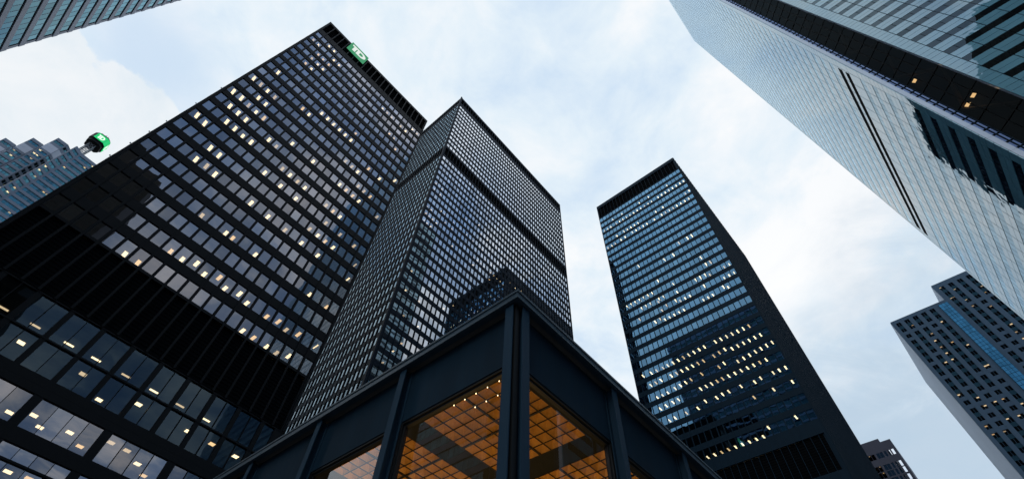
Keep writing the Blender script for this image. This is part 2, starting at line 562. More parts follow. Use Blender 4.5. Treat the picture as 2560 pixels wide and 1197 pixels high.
LIT_SLIM=[(1,17.5,1.31),(1,25.59,1.26),(1,29.73,1.31),(1,37.79,1.31),(1,42.08,1.31),(2,11.45,1.09),(2,12.96,1.1),(2,14.48,1.11),(2,16.01,1.12),(2,17.55,1.13),(2,19.1,1.14),(2,20.66,1.15),(2,22.23,1.16),(2,25.1,1.34),(2,26.65,1.34),(2,28.26,1.34),(2,29.89,1.34),(2,31.52,1.34),(2,33.16,1.34),(2,34.81,1.34),(2,36.48,1.34),(2,38.07,1.34),(2,39.61,1.34),(2,41.16,1.34),(2,43.64,1.34),(2,45.18,1.34),(2,46.73,1.34),(4,11.3,0.95),(4,12.87,1.13),(4,22.07,1.07),(4,25.06,1.14),(4,32.82,1.32),(4,34.36,1.3),(4,35.9,1.28),(4,37.44,1.27),(4,38.97,1.25),(4,42.16,1.27),(5,12.72,1.15),(5,14.26,1.13),(5,15.8,1.11),(5,17.34,1.09),(5,18.88,1.07),(5,20.41,1.04),(5,21.95,1.02),(5,23.48,1),(5,26.61,1.17),(5,29.66,1.05),(5,31.19,1.03),(5,32.72,1.01),(5,34.26,0.99),(5,35.79,0.96),(5,39.05,1.05),(5,40.92,1.14),(5,43.62,1.29),(5,45.16,1.28),(5,46.86,1.27),(10,17.25,0.55),(10,18.81,0.58),(10,21.92,0.6),(10,37.29,0.85),(11,25.01,0.38),(11,28.31,0.44),(13,17.69,0.1),(13,32.55,0.46),(14,15.81,0.11),(14,17.18,0.11),(14,28.55,1.86),(14,35.5,0.11),(14,37.02,0.11),(14,38.55,0.11),(14,40.08,0.11),(14,41.6,0.11),(14,43.13,0.11),(14,44.66,0.11),(15,11.53,1.93),(15,13.08,1.93),(15,17.64,1.93),(15,18.7,0.11),(15,20.23,0.11),(15,21.76,0.11),(15,28.35,1.93),(15,32.44,0.11),(15,33.97,0.11),(15,34.79,1.93),(15,37.02,0.11),(15,38.56,0.11),(15,40.13,0.11),(16,11.48,1.99),(16,12.96,1.99),(16,14.45,1.99),(16,20.23,0.11),(16,25.26,1.99),(16,26.83,1.99),(16,28.41,1.99),(16,29.39,0.11),(16,32.45,0.11),(16,34.59,1.99),(16,41.77,0.11),(17,14.69,2.06),(17,15.66,0.12),(17,19.26,2.06),(17,20.75,2.06),(17,22.24,2.06),(17,28.39,2.06),(17,29.94,2.06),(17,31.5,2.06),(17,33.05,2.06),(17,34.61,2.06),(17,35.56,0.12),(17,37.31,0.12),(21,14.51,1.67),(21,16,1.67),(21,17.51,1.67),(21,19.03,1.68),(21,20.56,1.68),(21,22.12,1.68),(21,23.68,1.68),(21,26.78,1.68),(21,28.32,1.75),(21,29.87,1.82),(21,31.45,1.89),(21,33.03,1.96),(21,34.63,2.03),(21,36.24,2.11),(21,37.88,2.18),(21,39.4,2.42),(21,41.31,2.26),(21,42.99,2.04),(21,45.39,1.81),(22,13.04,1.76),(22,14.53,1.82),(22,16.03,1.88),(22,17.54,1.93),(22,19.07,1.99),(22,20.62,2.05),(22,22.15,1.19),(22,23.76,1.45),(22,25.4,1.71),(22,28.31,1.76),(22,29.86,1.77),(22,31.42,1.79),(22,32.97,1.8),(22,34.53,1.81),(22,36.08,1.83),(22,37.64,1.84),(22,40.7,1.74),(22,42.29,1.82),(22,43.87,1.9),(23,11.47,1.2),(23,12.93,1.4),(23,14.41,1.6),(23,15.91,1.8),(23,17.49,2.01),(23,19.08,2.21),(23,20.68,2.42),(23,23.6,1),(23,25.19,1.46),(23,29.75,1.23),(23,32.87,1.48),(23,34.49,1.69),(23,36.11,1.91),(23,37.74,2.14),(23,40.08,2.59),(23,41.67,2.64),(23,43.23,2.64),(24,14.44,0.33),(24,15.97,0.59),(24,17.48,0.38),(24,19.02,0.5),(24,20.58,0.62),(24,22.16,0.74),(24,23.76,0.86),(24,25.33,0.99),(24,26.79,1.05),(24,28.26,1.11),(24,29.74,1.17),(24,31.25,1.23),(24,37.55,1.6),(24,39.21,1.76),(24,41.19,1.92),(24,43.01,2.09),(25,11.52,0.45),(25,12.99,0.16),(25,14.4,0.88),(25,17.36,0.61),(25,18.98,1.47),(25,22.07,0.52),(25,25.12,0.82),(25,26.73,1.09),(25,28.36,1.37),(25,31.06,0.6),(25,33.74,2.29),(25,36.85,2.27),(25,39.98,2.3),(25,41.6,2.47),(26,11.71,0.42),(26,15.92,0.64),(26,20.43,0.79),(28,14.43,0.79),(28,20.33,0.19),(28,22.5,3.44),(28,24.06,3.44),(28,25.64,3.44),(28,27.24,3.44),(28,28.85,3.44),(28,30.49,3.44),(28,32.14,3.44),(28,33.82,3.44),(28,35.51,3.44)]

def spread(v):
    return v + EYE


def mullions(face, ss, z0, z1, wdt, d0, d1, parent, name="mullion", mat=None):
    for s in ss:
        b = MB()
        # an I-section: flange outside, web behind it
        face.box(b, s - wdt / 2, s + wdt / 2, z0, z1, d1 - 0.04, d1)
        face.box(b, s - wdt / 5, s + wdt / 5, z0 + .002, z1 - .002, d0, d1 - 0.038)
        b.build(name, mat or black, parent)


def strip_lines(face, b, z0, z1, s0, s1, n, d0, d1):
    for i in range(n):
        z = z0 + (z1 - z0) * (i + 0.5) / n
        face.box(b, s0, s1, z - 0.09, z + 0.09, d0, d1)


def extrude_on(face, b, outer, d0, d1, inner=None, mi=0):
    """Extrude a closed (s, z) outline off a facade; with inner, a ring of equal point count."""
    n = len(outer)
    F = lambda q, d: face.p(q[0], q[1], d)
    if inner is None:
        b.poly([F(q, d1) for q in outer], mi)
    for i in range(n):
        j = (i + 1) % n
        b.quad(F(outer[i], d0), F(outer[j], d0), F(outer[j], d1), F(outer[i], d1), mi=mi)
        if inner:
            b.quad(F(outer[i], d1), F(outer[j], d1), F(inner[j], d1), F(inner[i], d1), mi=mi)
            b.quad(F(inner[i], d1), F(inner[j], d1), F(inner[j], d0), F(inner[i], d0), mi=mi)


def d_outline(x0, x1, z0, z1, n=10):
    xm = x0 + (x1 - x0) * 0.42
    zc, rz = (z0 + z1) / 2, (z1 - z0) / 2
    pts = [(x0, z0), (xm, z0)]
    for i in range(1, n):
        a = -math.pi / 2 + math.pi * i / n
        pts.append((xm + (x1 - xm) * math.cos(a), zc + rz * math.sin(a)))
    return pts + [(xm, z1), (x0, z1)]


def bank_letters(face, b, s0, s1, z0, z1, d0, d1):
    W, H = s1 - s0, z1 - z0
    X = lambda f: s0 + f * W
    Z = lambda f: z0 + f * H
    # T
    extrude_on(face, b, [(X(.10), Z(.66)), (X(.205), Z(.66)), (X(.205), Z(.18)), (X(.365), Z(.18)), (X(.365), Z(.66)), (X(.42), Z(.66)), (X(.42), Z(.80)), (X(.10), Z(.80))], d0, d1)
    # D
    extrude_on(face, b, d_outline(X(.42), X(.92), Z(.18), Z(.80)), d0, d1, d_outline(X(.565), X(.77), Z(.315), Z(.665)))


sign_green = lamp_mat("backlit_sign_green", (0.065, 0.31, 0.155), 1.0)
sign_white = lamp_mat("backlit_sign_white", (0.80, 0.86, 0.83), 1.0)

# ================================================================== ground
gb = MB()
gb.quad((-900, -900, 0), (900, -900, 0), (900, 900, 0), (-900, 900, 0))
pave = paint("granite_paving", (0.14, 0.14, 0.145), 0.7, 0.3, 0.25, 0.6, streak=False)
g = gb.build("ground", pave)
g["kind"] = "structure"

# solids that hide things from the camera
SOLIDS += [("broad", -13.2, 21.2, 54, 90, 0, 131), ("ribbed", 39.1, 115.7, 72.93, 111, 0, 227), ("slim", 104, 166.6, 10.6, 47.3, 0, 183),
           ("hall", 6.6, 40, 5.8, 40, 8, 11.4), ("pale", 57.8, 108.6, -90, -28, 0, 285), ("pale", 54.3, 57.8, -94, -33, 0, 285)]

# ================================================================== broad black tower, left
root = thing("office_tower", "broad black tower on the left with a green square sign on its roof band", "office tower", (4, 72, 0))
F = Face(-13.2, 54, 1, 0, 0, -1)
LEN = 34.4
wall, ceil, panes = MB(), MB(), []
rows = [(spread(119.1 - 3.675 * k - 1.15), spread(119.1 - 3.675 * k + 1.15)) for k in range(22)]
u = 54
low = [(spread(a * u), spread(b * u)) for a, b in ((.5455, .607), (.4905, .5425), (.4135, .4632), (.372, .392), (.325, .369))]
sp = spans_even(13.2 - 12.09, 1.541, 22, 1.20)
zone(F, wall, panes, ceil, 0, LEN, spread(40.4), spread(122.6), rows, sp)
g0 = -0.003 * u + 13.2
sp2 = []
for k in range(-4, 7):
    c = g0 + 3.11 * k
    for a, b in ((c + .25, c + 1.52), (c + 1.59, c + 2.86)):
        if a > 0.5 and b < LEN - .5:
            sp2.append((a, b))
tall = []
zone(F, wall, tall, ceil, 0, LEN, spread(25.7), spread(32.9), low[:2], sp2, rec=0.2)
g1 = -0.0022 * u + 13.2
sp3 = []
for k in range(-2, 4):
    c = g1 + 6.21 * k
    for j in range(4):
        a = c + .38 + j * 1.365
        if a > 0.5 and a + 1.3 < LEN - .4:
            sp3.append((a, a + 1.32))
zone(F, wall, panes, ceil, 0, LEN, spread(15.5), spread(25.69), low[2:], sp3, rec=0.2)
F.box(wall, 0, LEN, 0.0, spread(15.49), -.3, 0)
# louvre bands are set back
for z0, z1, nn in ((122.6, 128.6, 12), (32.9, 40.4, 16)):
    lb = MB()
    F.box(lb, 0.5, LEN - .5, spread(z0), spread(z1), -.75, -.5)
    strip_lines(F, lb, spread(z0 + .2), spread(z1 - .2), .5, LEN - .5, nn, -.52, -.42)
    lb.build("louvre_band", blacksoft, root)
for s0 in (0, LEN - .5):
    for z0, z1 in ((32.9, 40.4), (122.6, 128.6)):
        F.box(wall, s0, s0 + .5, spread(z0), spread(z1), -.75, 0)
F.box(wall, 0, LEN, spread(128.6), spread(129.6), -.75, 0.05)
wall.box(-13.2, -12.9, 54.31, 90, 0, spread(129.3))
wall.box(20.9, 21.2, 54.31, 90, 0, spread(129.3))
wall.box(-12.9, 20.9, 89.7, 90, 0, spread(129.3))
wall.build("wall", black, root)
rb = MB()
rb.box(-12.9, 20.9, 54.8, 89.7, spread(128.9), spread(129.2))
rb.build("roof", roofm, root)
cb = MB()
cb.box(-12.8, 20.8, 60.05, 89.6, 0, spread(128.8))
cb.build("office_core", innerdark, root)
ceil.build("office_ceiling", inner, root)
build_repeats(panes, "window", g_office, root, "broad")
build_repeats(tall, "tall_window", g_tall, root, "broad")
mullions(F, [13.2 - 12.09 - .77 + 1.541 * k for k in range(23)], spread(32.9), spread(129.0), 0.24, -0.03, 0.12, root)


def broad_kind(k):
    return ((.42, .65) if k < 7 else (.42, 1.15)) if k < 22 else ((.95, .3) if k == 22 else (.6, .6))


items = lamps_on(F, rows + low, LIT_BROAD, .4, .9, lambda s: s + 13.2, broad_kind)
build_repeats(items, "ceiling_light", [lamp_w, lamp_m, lamp_d], root, "broad")
for z_ in (76.7, 69.4, 62.2, 58.5, 54.8, 51.2):
    kb = MB()
    F.box(kb, -.14, -.01, spread(z_), spread(z_ + .12), .01, .16)
    kb.build("edge_bracket", paint("pale_bracket", (0.55, 0.6, 0.65), 0.5) if "pale_bracket" not in MATS else MATS["pale_bracket"], root)
sb = MB()
F.box(sb, 13.2 - 6.24, 13.2 - .92, spread(125.0), spread(129.72), .12, .5)
sg = sb.build("sign", sign_green, root)
sl_ = MB()
bank_letters(F, sl_, 13.2 - 6.24, 13.2 - .92, spread(125.0), spread(129.72), .5, .58)
sl_.build("lettering", sign_white, sg)

# ================================================================== ribbed tower, middle
root = thing("office_tower", "tall ribbed black tower with one dark belt near its top, behind the pavilion corner", "office tower", (77, 92, 0))
X0, Y0 = 39.1, 72.93
rows_a = [(spread(214.76 - 3.78 * k - 1.2), spread(214.76 - 3.78 * k + 1.2)) for k in range(12)]
rows_b = [(spread(162.08 - 3.755 * k - 1.2), spread(162.08 - 3.755 * k + 1.2)) for k in range(40)]
FA = Face(X0, Y0, 1, 0, 0, -1)
FB = Face(X0, Y0 + 0.0, 0, 1, -1, 0)
wall, ceil, pa, pb = MB(), MB(), [], []
for (F, LEN, n, s1) in ((FA, 76.6, 49, 1.35), (FB, 38.0, 24, 1.25)):
    sp = spans_even(s1, 1.541, n, 1.22)
    e = 0.0 if F is FA else 0.31
    rc = .12 if F is FA else .08
    panes = pa if F is FA else pb
    zone(F, wall, panes, ceil, e, LEN, spread(170.3), spread(219.0), rows_a, sp, rec=rc, jd=-.02)
    zone(F, wall, panes, ceil, e, LEN, spread(10), spread(164.5), rows_b, sp, rec=rc, jd=-.02)
    F.box(wall, e, LEN, 0, spread(9.99), -.3, 0)
    F.box(wall, e if F is FA else .76, LEN, spread(223.9), spread(225.4), -.75, 0.06)
    for z0, z1 in ((219, 223.9), (164.5, 170.3)):
        lb = MB()
        F.box(lb, max(e, .5), LEN - .5, spread(z0), spread(z1), -.75, -.5)
        strip_lines(F, lb, spread(z0 + .1), spread(z1 - .1), .8, LEN - .5, 10, -.52, -.43)
        lb.build("louvre_band", blacksoft, root)
    for z0, z1 in ((164.5, 170.3), (219, 223.9)):
        F.box(wall, e, .6 + e, spread(z0), spread(z1), -.75, -.002)
        F.box(wall, LEN - .6, LEN, spread(z0), spread(z1), -.75, -.002)
wall.box(X0 + 76.3, X0 + 76.6, Y0 + .31, Y0 + 38, 0, spread(225))
wall.box(X0 + .31, X0 + 76.3, Y0 + 37.7, Y0 + 38, 0, spread(225))
wall.build("wall", ribsteel, root)
cb = MB()
cb.box(X0 + 6.05, X0 + 76.2, Y0 + 6.05, Y0 + 37.6, 0, spread(224))
cb.build("office_core", innerdark, root)
rb = MB()
rb.box(X0 + .8, X0 + 76.3, Y0 + .8, Y0 + 37.7, spread(224.4), spread(224.8))
rb.build("roof", roofm, root)
ceil.build("office_ceiling", inner, root)
build_repeats(pa, "window", g_rib, root, "ribbed")
build_repeats(pb, "side_window", g_ribside, root, "ribbed")
mullions(FA, [1.35 - .77 + 1.541 * k for k in range(50)], spread(9), spread(225.3), 0.16, -.03, .14, root, mat=ribsteel)
mullions(FB, [1.25 - .77 + 1.541 * k for k in range(25)], spread(9), spread(225.3), 0.20, -.03, .13, root, mat=ribsteel)
cc = MB()
cc.box(X0 - .28, X0 + .30, Y0 - .28, Y0 + .30, spread(9), spread(225.6))
cc.build("corner_column", ribsteel, root)
items = lamps_on(FA, rows_a + rows_b, LIT_RIBBED, .42, .55, lambda s: s - X0)
items += lamps_on(FB, rows_b, [(33, 6.5, .7), (34, 8.1, .7), (34, 5, .7), (35, 9.6, .7), (36, 3.6, .7)], .3, .3)
build_repeats(items, "ceiling_light", [lamp_w, lamp_m, lamp_d], root, "ribbed")

# ================================================================== slim tower, right of centre
root = thing("office_tower", "slender dark blue tower with many rows of lit windows, standing alone against the sky", "office tower", (135, 29, 0))
X0, Y0 = 104.0, 10.6
rows_a = [(spread(170.46 - 3.805 * k - 1.2), spread(170.46 - 3.805 * k + 1.2)) for k in range(29)]
rows_b = [(spread(48.2 - 3.805 * k - 1.2), spread(48.2 - 3.805 * k + 1.2)) for k in range(10)]
FB = Face(X0, Y0, 0, 1, -1, 0)
FA = Face(X0, Y0, 1, 0, 0, -1)
wall, ceil, panes = MB(), MB(), []
for (F, LEN, n, s1, md) in ((FB, 36.7, 24, .80, 1.525), (FA, 62.6, 40, 1.0, 1.553)):
    sp = spans_even(s1, md, n, 1.32)
    e = 0.0 if F is FB else 0.31
    if F is FA:
        sp = sp[1:] if sp[0][0] < .4 else sp
    zone(F, wall, panes, ceil, e, LEN, spread(59.8), spread(172.1), rows_a, sp, rec=.10, jd=-.02)
    zone(F, wall, panes, ceil, e, LEN, spread(8), spread(52.5), rows_b, sp, rec=.10, jd=-.02)
    F.box(wall, e, LEN, 0, spread(7.99), -.3, 0)
    F.box(wall, 0 if F is FB else .76, LEN, spread(179.3), spread(181.3), -.75, 0.06)
    for z0, z1 in ((172.1, 179.3), (52.5, 59.8)):
        lb = MB()
        F.box(lb, max(e, .4), LEN - .4, spread(z0), spread(z1), -.75, -.5)
        strip_lines(F, lb, spread(z0 + .1), spread(z1 - .1), .8, LEN - .5, 14, -.52, -.43)
        lb.build("louvre_band", blacksoft, root)
    for z0, z1 in ((52.5, 59.8), (172.1, 179.3)):
        F.box(wall, e, .42 + e, spread(z0), spread(z1), -.75, -.002)
        F.box(wall, LEN - .42, LEN, spread(z0), spread(z1), -.75, -.002)
wall.box(X0 + .31, X0 + 62.6, Y0 + 36.4, Y0 + 36.7, 0, spread(181))
wall.box(X0 + 62.3, X0 + 62.6, Y0 + .31, Y0 + 36.4, 0, spread(181))
wall.build("wall", bluesteel, root)
cb = MB()
cb.box(X0 + 6.05, X0 + 62.2, Y0 + 6.05, Y0 + 36.3, 0, spread(180))
cb.build("office_core", innerdark, root)
rb = MB()
rb.box(X0 + .8, X0 + 62.3, Y0 + .8, Y0 + 36.4, spread(180.2), spread(180.6))
rb.build("roof", roofm, root)
ceil.build("office_ceiling", inner, root)
build_repeats(panes, "window", g_slim, root, "slim")
mullions(FB, [.80 - .7625 + 1.525 * k for k in range(25)], spread(8), spread(181.2), 0.11, -.03, .08, root, mat=bluesteel)
mullions(FA, [1.0 - .776 + 1.553 * k for k in range(41)], spread(8), spread(181.2), 0.2, -.03, .22, root, mat=bluesteel)
items = lamps_on(FB, rows_a, LIT_SLIM, .40, .75, lambda s: s - Y0, lambda k: (.36, .8) if k < 9 else (.32, 1.35))
build_repeats(items, "ceiling_light", [lamp_s, lamp_w, lamp_m], root, "slim")

# ================================================================== pale tower with the notched corner, right
root = thing("office_tower", "huge pale reflective tower with a black notched corner, filling the top right", "office tower", (82, -60, 0))
panel = coated("pale_glass_panel", (0.10, 0.27, 0.37), (0.90, 0.97, 1.0), 0.13, 1.1, 1.7, 0.02, 0.0022, 0.35)
panel_flat = coated("pale_corner_panel", (0.30, 0.36, 0.46), (0.8, 0.88, 1.0), 0.22, 0.8, 1.6, 0.15, 0.0, 0.2)
jointm = paint("panel_joint", (0.015, 0.025, 0.035), 0.7, 0.2)
g_band = glass("blue_band_glass", (0.08, 0.11, 0.14), (0.68, 0.88, 1.0), 1.7, 2.8, wave=0.001, wscale=0.25, tone=0.2, pw=1.5)
g_notch = glass("dark_notch_glass", (0.16, 0.16, 0.16), (0.6, 0.75, 0.85), 1.4, 0.2, wave=0.0007, tone=0.1)
notchm = paint("black_notch_frame", (0.003, 0.004, 0.005), 0.6, 0.06)
g_blue = glass("blue_strip_glass", (0.06, 0.08, 0.10), (0.42, 0.55, 0.92), 1.7, 1.4, wave=0.0008, tone=0.25, add=0.15)
TOP = spread(283.6)
PITCH = 3.676
wall, panes, back, joints = MB(), [], MB(), MB()


def panelled(F, LEN, c0, bay, nb, zt0, skip, dark=()):
    """c0: width of the corner panel; then nb bays of two panes; zt0: top of one window row."""
    k0 = -int((zt0 - 6) // PITCH)
    z_prev = 0.0
    k = k0
    F.box(back, 0.02, LEN - .02, 0, TOP - .5, -.5, -.16)
    while True:
        zt = zt0 + PITCH * k
        zb = zt - 1.38
        last = zt > TOP - 4.5
        if last:
            zb = TOP
        segs = [(z_prev + .05, (z_prev + zb) / 2 - .03), ((z_prev + zb) / 2 + .03, zb - .04)]
        blank = skip(zt)
        if blank and not last:
            segs = [(z_prev + .05, zb - .02), (zb + .02, zt - .02)]
        for (a, b) in segs:
            F.box(wall, 0, c0 - .05, a, b, -.12, 0)
            for i in range(nb):
                F.box(wall, c0 + bay * i + .06, c0 + bay * (i + 1) - .06, a, b, -.12, 0)
            if LEN - c0 - bay * nb > .3:
                F.box(wall, c0 + bay * nb + .05, LEN, a, b, -.12, 0)
        if last:
            break
        if not blank:
            F.box(wall, 0, c0 - .05, zb + .02, zt - .02, -.12, 0)
            if LEN - c0 - bay * nb > .3:
                F.box(wall, c0 + bay * nb + .05, LEN, zb + .02, zt - .02, -.12, 0)
            for i in range(nb):
                for j in (0, 1):
                    a = c0 + bay * i + j * bay / 2
                    panes.append((F.pane(a + .04, a + bay / 2 - .04, zb + .02, zt - .02, -.035, .0012), random.random(), 0))
        z_prev = zt
        k += 1


F1 = Face(57.8, -28, 1, 0, 0, 1)
panelled(F1, 50.8, 1.6, 2.83, 17, spread(72.15), lambda z: spread(93.8) < z < spread(99.5))
F2 = Face(54.3, -32.6, 0, -1, -1, 0)
panelled(F2, 66.0, 1.75, 2.82, 22, spread(110.3), lambda z: False)
# two black louvre slots cut the street face
sb = MB()
for z0, z1 in ((96.75, 98.15), (94.25, 95.55)):
    F1.box(sb, 1.9, 49.0, spread(z0), spread(z1), -.1, .02)
sb.build("louvre_slot", blacksoft, root)
wall.build("wall", panel, root)
back.build("panel_joints", jointm, root)
build_repeats(panes, "window", g_band, root, "pale")
# notch: pale return, narrow blue glass strip, dark glass on the diagonal, second return
rear = MB()
z = 0.3
while z < TOP - 4:
    rear.box(108.4, 108.6, -98.5, -28.2, z, z + 3.6)
    rear.box(54.9, 108.39, -98.5, -98.3, z, z + 3.6)
    z += PITCH
rear.build("rear_cladding", panel, root)
ret = MB()
FP = Face(57.8, -28.0, 0, -1, -1, 0)
z = 0.0
k = 0
while z < TOP:
    z1 = min(z + PITCH, TOP)
    FP.box(ret, 0.16, .78, z + .03, z1, -.3, 0)
    z = z1
F3 = Face(54.75, -32.6, -1, 0, 0, 1)
F3.box(ret, 0.0, .42, 0, TOP, -.3, 0)
ret.build("corner_panel", panel_flat, root)
bp_, dp_ = [], []
frame, fr2 = MB(), MB()
z = 1.0
r0 = spread(1.2462 * 57.8) % PITCH
z = r0
FD = Face(57.8, -29.6, -.70711, -.70711, -.70711, .70711)
while z < TOP - PITCH:
    for (a, b) in ((z + .06, z + 1.55), (z + 1.65, z + PITCH - .04)):
        bp_.append((FP.pane(.80, 1.14, a, b, -.1, .001), random.random(), 0))
        bp_.append((FP.pane(1.22, 1.58, a, b, -.1, .001), random.random(), 0))
    for (a, b) in ((.08, 1.4), (1.5, 2.85), (2.95, 4.22)):
        dp_.append((FD.pane(a, b, z + .06, z + PITCH - .04, -.08, .0008), random.random(), 0))
    FP.box(frame, .79, 1.6, z - .04, z + .06, -.12, .02)
    FP.box(frame, .79, 1.6, z + 1.55, z + 1.65, -.12, .02)
    FD.box(fr2, 0, 4.3, z - .04, z + .06, -.12, .0)
    z += PITCH
FP.box(frame, 1.14, 1.22, 0, TOP, -.14, .03)
FP.box(frame, 1.56, 1.64, 0, TOP, -.14, .035)
for s_ in (1.4, 2.85):
    FD.box(fr2, s_ + .0, s_ + .1, 0, TOP, -.13, .01)
fr2.build("notch_frame", notchm, root)
frame.build("glazing_frame", bluesteel, root)
build_repeats(bp_, "strip_window", g_blue, root, "pale", 60)
build_repeats(dp_, "notch_window", g_notch, root, "pale", 60)
cb = MB()
cb.prism([(60.3, -28.55), (107.9, -28.55), (107.9, -98.0), (54.9, -98.0), (54.9, -34.9)], 0, TOP - 1)
cb.build("office_core", innerdark, root)
br = MB()
for z0 in (40, 54.7, 69.4, 84.1, 98.8, 113.5):
    z0 = r0 + PITCH * round(z0 / PITCH)
    a0, a1 = FD.p(.3, z0, -.9), FD.p(4.0, z0 + 2 * PITCH, -.9)
    b0, b1 = FD.p(4.0, z0 + 2 * PITCH, -.9), FD.p(.3, z0 + 4 * PITCH, -.9)
    br.tube(a0, a1, .28)
    br.tube(b0, b1, .28)
brace_m = paint("bronze_brace", (0.16, 0.10, 0.05), 0.6, 0.3)
br.build("diagonal_brace", brace_m, root)
lm = []
for s_, z_ in ((.9, 78.6), (1.0, 67.5), (2.3, 67.0), (.7, 58)):
    zc = r0 + PITCH * round((spread(z_) - r0) / PITCH) - .15
    q = []
    for dz in (0, .05):
        for a, b in ((-.3, -.25), (.3, -.25), (.3, .25), (-.3, .25)):
            q.append(FD.p(s_ + a, zc + dz, -.75 + b))
    lm.append((q, .5, 0))
build_repeats(lm, "ceiling_light", [lamp_m], root, "pale")

# ================================================================== blue-grey tower, top left corner
root = thing("office_tower", "grey banded tower with teal glass strips, cut off by the top left corner", "office tower", (-60, 55, 0))
lav = paint("lavender_grey_metal", (0.21, 0.24, 0.33), 0.45, 0.45, 0.10, 0.6)
g_teal = glass("teal_office_glass", (0.08, 0.11, 0.12), (0.42, 0.74, 0.86), 1.7, 3.2, wave=0.0008, tone=0.35, add=0.03, pw=1.4)
F = Face(-45, 86.4, 0, -1, 1, 0)
LEN = 62
wall, ceil, panes = MB(), MB(), []
rows = [(spread(87.84 + 3.88 * k), spread(90.4 + 3.88 * k)) for k in range(-20, 37)]
sp = [(.85 + 1.42 * i + .03, .85 + 1.42 * (i + 1) - .03) for i in range(42)]
zone(F, wall, panes, ceil, 0, LEN, spread(4), spread(234.5), rows, sp, rec=.13, depth=.5, jd=-.10)
F.box(wall, 0, LEN, 0, spread(3.99), -.6, 0)
wall.box(-75, -45.61, 86.1, 86.4, 0, spread(234.5))
wall.box(-75, -45.61, 24.4, 24.7, 0, spread(234.5))
wall.build("wall", lav, root)
cb = MB()
cb.box(-75, -51.1, 24.71, 86.09, 0, spread(233.5))
cb.build("office_core", innerdark, root)
ceil.build("office_ceiling", inner, root)
build_repeats(panes, "window", g_teal, root, "corner")
gm = MB()
for (zb, zt) in rows:
    F.box(gm, .80, LEN - .3, zb - .002, zb + .10, -.2, -.06)
    F.box(gm, .80, LEN - .3, zt - .22, zt + .002, -.2, -.04)
    F.box(gm, .79, .92, zb + .101, zt - .221, -.2, -.06)
gm.build("window_frame", bluesteel, root)

# ================================================================== dark slab behind the viewer, seen in the glass
root = thing("office_tower", "dark stepped slab seen only as a reflection in the left tower's lower windows", "office tower", (-60, -128, 0))
slabm = paint("dark_slab_cladding", (0.02, 0.022, 0.022), 0.6, 0.3)
slabw = coated("dark_slab_window", (0.012, 0.014, 0.014), (0.5, 0.55, 0.55), 0.02, 0.6, 1.5, 0.05, 0.0)
wall, wn = MB(), MB()
F = Face(-29.7, -106, -1, 0, 0, 1)
wall.box(-90, -29.7, -150, -106, 0, 211)
wall.box(-90, -46, -149, -107, 211, 223)
wall.box(-29.7, -25.4, -150, -106.5, 0, 128)
for k in range(50):
    for i in range(19):
        F.box(wn, 1 + 3.1 * i, 3.6 + 3.1 * i, 6 + 4.1 * k, 8.4 + 4.1 * k, 0, .05)
wall.build("wall", slabm, root)
wn.build("window", slabw, root, "stuff")

# ================================================================== stepped granite tower, far left
root = thing("office_tower", "stepped zigzag grey granite tower with teal windows and a green sign box on its mast", "office tower", (-85, 285, 0))
granite = paint("mauve_granite", (0.15, 0.19, 0.25), 0.6, 0.35, 0.12, 0.25)
palem = paint("pale_metal_band", (0.42, 0.47, 0.55), 0.4, 0.5, 0.06, 0.3)
g_tealfar = glass("dark_teal_glass", (0.12, 0.14, 0.15), (0.20, 0.60, 0.78), 1.7, 1.6, wave=0.0006, tone=0.6, add=0.14)
wall, ceil, panes, core, pale, roofb = MB(), MB(), [], MB(), MB(), MB()
far_faces = []


def crag(qx, qy, top, facets, base, deep, band=None):
    pts = [(qx, qy)]
    top = spread(top)
    x, y = qx, qy
    for (ang, ln) in facets:
        a = math.radians(ang)
        ux, uy = math.cos(a), math.sin(a)
        F = Face(x, y, ux, uy, uy, -ux)
        n = max(1, int((ln - .9) / 1.5))
        md = (ln - .9) / n
        sp = [(.45 + md * i + .05, .45 + md * (i + 1) - .05) for i in range(n)]
        rows = []
        z = top - 2.2
        while z > base + 4:
            if band is None or not (band[0] < z - EYE < band[1] + 3):
                rows.append((z - 2.3, z))
            z -= 3.95
        zone(F, wall, panes, ceil, 0.01, ln - .01, base, top, rows, sp, rec=.35, depth=.6, jd=-.06, cd_=2.0)
        if band:
            pale = MB()
            for i in range(2):
                F.box(pale, .1, ln - .1, spread(band[0]) + 3.1 * i, spread(band[0]) + 3.1 * i + 2.6, .01, .12)
            F.box(pale, .12, ln - .12, spread(band[0]) + 2.5, spread(band[0]) + 3.2, .0, .08)
            pale.build("pale_band", palem, root)
        far_faces.append((F, rows, sp))
        x, y = x + ux * ln, y + uy * ln
        pts.append((x, y))
    inn = [(px_ - .3, py_ + 2.1) for px_, py_ in pts]
    tx, ty = pts[-1][0] - .27 * deep, pts[0][1] + deep
    poly = inn + [(tx - .5, ty), (inn[0][0], ty)]
    core.prism(poly, base, top - .5)
    wp = [(pts[-1][0], pts[-1][1] + .02), (tx, ty), (tx - .4, ty), (pts[-1][0] - .4, pts[-1][1] + .7)]
    wall.prism(wp, base, top)
    wp = [(pts[0][0], pts[0][1] + .4), (pts[0][0] + .4, pts[0][1] + .6), (pts[0][0] + .4, pts[0][1] + deep), (pts[0][0], pts[0][1] + deep)]
    wall.prism(wp, base, top)


